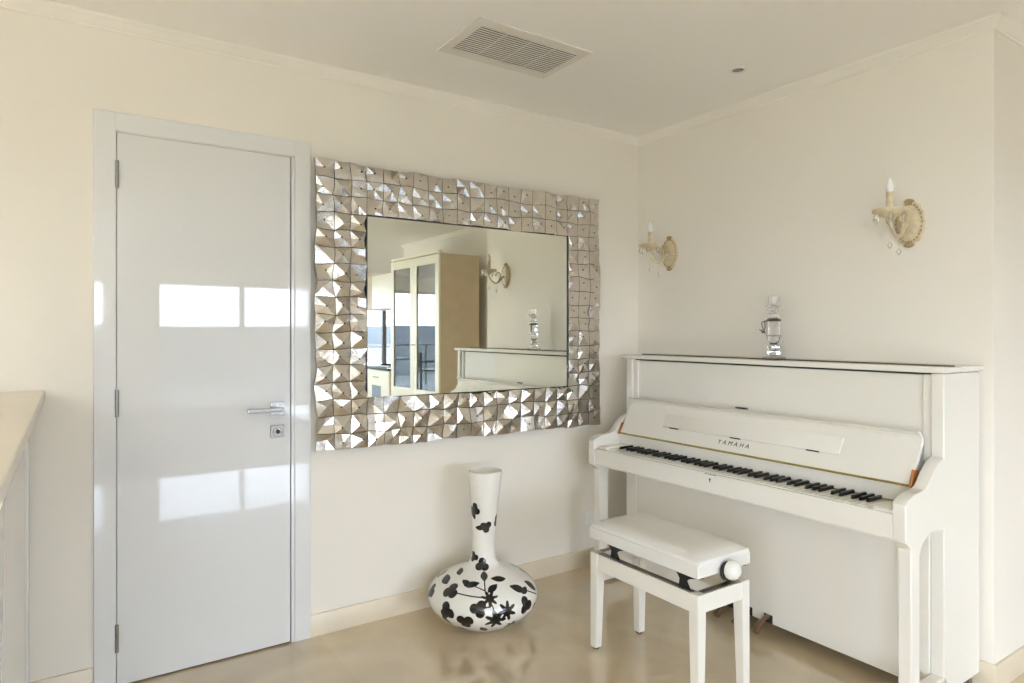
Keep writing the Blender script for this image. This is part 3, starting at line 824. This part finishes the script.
# ------------------------------------------------------------------ outside the windows
ter = struct(obj('terrace', bx(LX - 3.2, RX + 2, -12.6, FY - .25, -.2, -.03), M['outfloor']))
struct(obj('terrace_side', bx(LX - 3.2, LX - .16, FY - .25, 1, -.2, -.03), M['outfloor']))
struct(obj('added_overhang', bx(LX - .2, RX + 2, -12.5, FY - .25, 2.58, 2.76), M['ceiling']))  # added overhang, unseen; keeps sky light off the floor by the windows
rl = thing('terrace_railing', (-1.5, -12.4, 0), 'glazed balcony railing on the terrace beyond the windows', 'railing')
obj('top_rail', bx(LX - 1, RX + 2, -12.43, -12.37, .97, 1.01), M['alu'], rl)
xx = LX - 1
while xx < RX + 2:
    obj('post', bx(xx, xx + .04, -12.42, -12.38, -.03, .97), M['alu'], rl)
    obj('glass_panel', bx(xx + .06, xx + 1.44, -12.404, -12.396, .05, .93), M['pane'], rl)
    xx += 1.5
def out_chair(x, y, rz, label):
    c = thing('garden_chair', (0, 0, 0), label, 'chair', 'dark chairs on the terrace')
    for sx in (-.24, .24):
        for sy in (-.24, .24): obj('leg', bx(sx - .02, sx + .02, sy - .02, sy + .02, 0, .42 if sy < 0 else .88), M['outdark'], c)
    obj('seat', bx(-.27, .27, -.27, .27, .42, .46, .01), M['outdark'], c)
    obj('backrest', bx(-.22, .22, .225, .255, .50, .88, .01), M['outdark'], c)
    for sx in (-.26, .26): obj('armrest', bx(sx - .025, sx + .025, -.25, .24, .63, .66, .005), M['outdark'], c)
    c.location = (x, y, -.03); c.rotation_euler.z = rz
    return c
out_chair(-2.5, -11.0, .6, 'dark garden chair on the terrace left of the round table')
out_chair(-4.3, -11.1, -1.9, 'dark garden chair on the terrace right of the round table')
tb = thing('garden_table', (-3.4, -11.2, -.03), 'dark round table on the terrace between two chairs', 'table')
obj('table_top', lathe(B(), [(.48, .72), (.50, .725), (.50, .745), (.48, .75)], (-3.4, -11.2, -.03), 40), M['outdark'], tb)
obj('pedestal', lathe(B(), [(.28, 0), (.26, .03), (.05, .06), (.05, .72)], (-3.4, -11.2, -.03), 24), M['outdark'], tb)

def terrain(name, y, h, base, seed, mat):
    r = random.Random(seed); ph = [(r.uniform(0, 6.28), r.uniform(.4, 1)) for _ in range(6)]
    bm = B(); N = 120; prev = None
    for i in range(N + 1):
        x = -700 + i * 1400 / N
        t = i / N
        e = sum(a * sin((k + 1.) * 5 * t + p) / (k + 1) for k, (p, a) in enumerate(ph))
        z = base + h * (1 + .55 * e)
        col = [bm.verts.new((x, y + dy, zz)) for dy, zz in ((60, -45), (25, z * .45 - 16), (0, z), (-40, -45))]
        if prev:
            for a in range(3): bm.faces.new((prev[a], col[a], col[a + 1], prev[a + 1]))
        prev = col
    return struct(obj(name, bm, mat, angle=80))
terrain('hill_ridge', -620, 5.5, 2.5, 3, M['hill'])
gb = B(); 
g = [gb.verts.new(p) for p in ((-900, -13, -46), (900, -13, -46), (900, -700, -40), (-900, -700, -40))]; gb.faces.new(g)
struct(obj('ground_valley', gb, M['valley']))

# ------------------------------------------------------------------ daylight
w = bpy.data.worlds.new('sky'); scene.world = w; w.use_nodes = True
nt = w.node_tree; bg = nt.nodes['Background']
tc = nt.nodes.new('ShaderNodeTexCoord'); sp = nt.nodes.new('ShaderNodeSeparateXYZ'); rp = nt.nodes.new('ShaderNodeValToRGB')
nt.links.new(tc.outputs['Generated'], sp.inputs[0]); nt.links.new(sp.outputs['Z'], rp.inputs['Fac'])
e = rp.color_ramp.elements
e[0].position = .0; e[0].color = (.825, .91, 1.13, 1)
e[1].position = 1.; e[1].color = (.76, .875, 1.13, 1)
n = e.new(.25); n.color = (.80, .905, 1.13, 1)
nt.links.new(rp.outputs['Color'], bg.inputs['Color'])
SKY = 7.0
bg.inputs['Strength'].default_value = SKY
for i, (a, b) in enumerate(W):      # portals only steer sampling to the window openings
    L = bpy.data.lights.new('daylight_portal', 'AREA'); L.shape = 'RECTANGLE'; L.size = b - a; L.size_y = WT
    L.cycles.is_portal = True
    o = bpy.data.objects.new('daylight_portal', L); COL.objects.link(o)
    o.location = ((a + b) / 2, FY - .26, WT / 2); o.rotation_euler = (pi / 2, 0, 0)   # local -Z towards +Y

for a, b in ADDED_WIN:
    L = bpy.data.lights.new('daylight_portal', 'AREA'); L.shape = 'RECTANGLE'; L.size = WT; L.size_y = b - a
    L.cycles.is_portal = True
    o = bpy.data.objects.new('daylight_portal', L); COL.objects.link(o)
    o.location = (LX - .17, (a + b) / 2, WT / 2); o.rotation_euler = (0, -pi / 2, 0)   # local -Z towards +X
sl = bpy.data.lights.new('sun', 'SUN'); sl.energy = 38; sl.angle = radians(2); sl.color = (.765, .98, 1.44)  # added sun through the side windows; its floor bounce lifts the ceiling
so_ = bpy.data.objects.new('sun', sl); COL.objects.link(so_); so_.location = (-8, -16, 14)
so_.rotation_euler = Vector((1.80, .08, -1.0)).to_track_quat('-Z', 'Y').to_euler()
# ------------------------------------------------------------------ view
vs_ = scene.view_settings
scene.display_settings.display_device = 'sRGB'
vs_.view_transform = 'Standard'; vs_.look = 'None'; vs_.gamma = 1; vs_.use_curve_mapping = False
vs_.exposure = 1.27
cy_ = scene.cycles
cy_.max_bounces = 14; cy_.diffuse_bounces = 8; cy_.glossy_bounces = 6; cy_.transmission_bounces = 10; cy_.transparent_max_bounces = 12
cy_.sample_clamp_indirect = 25
cy_.caustics_reflective = False; cy_.caustics_refractive = False
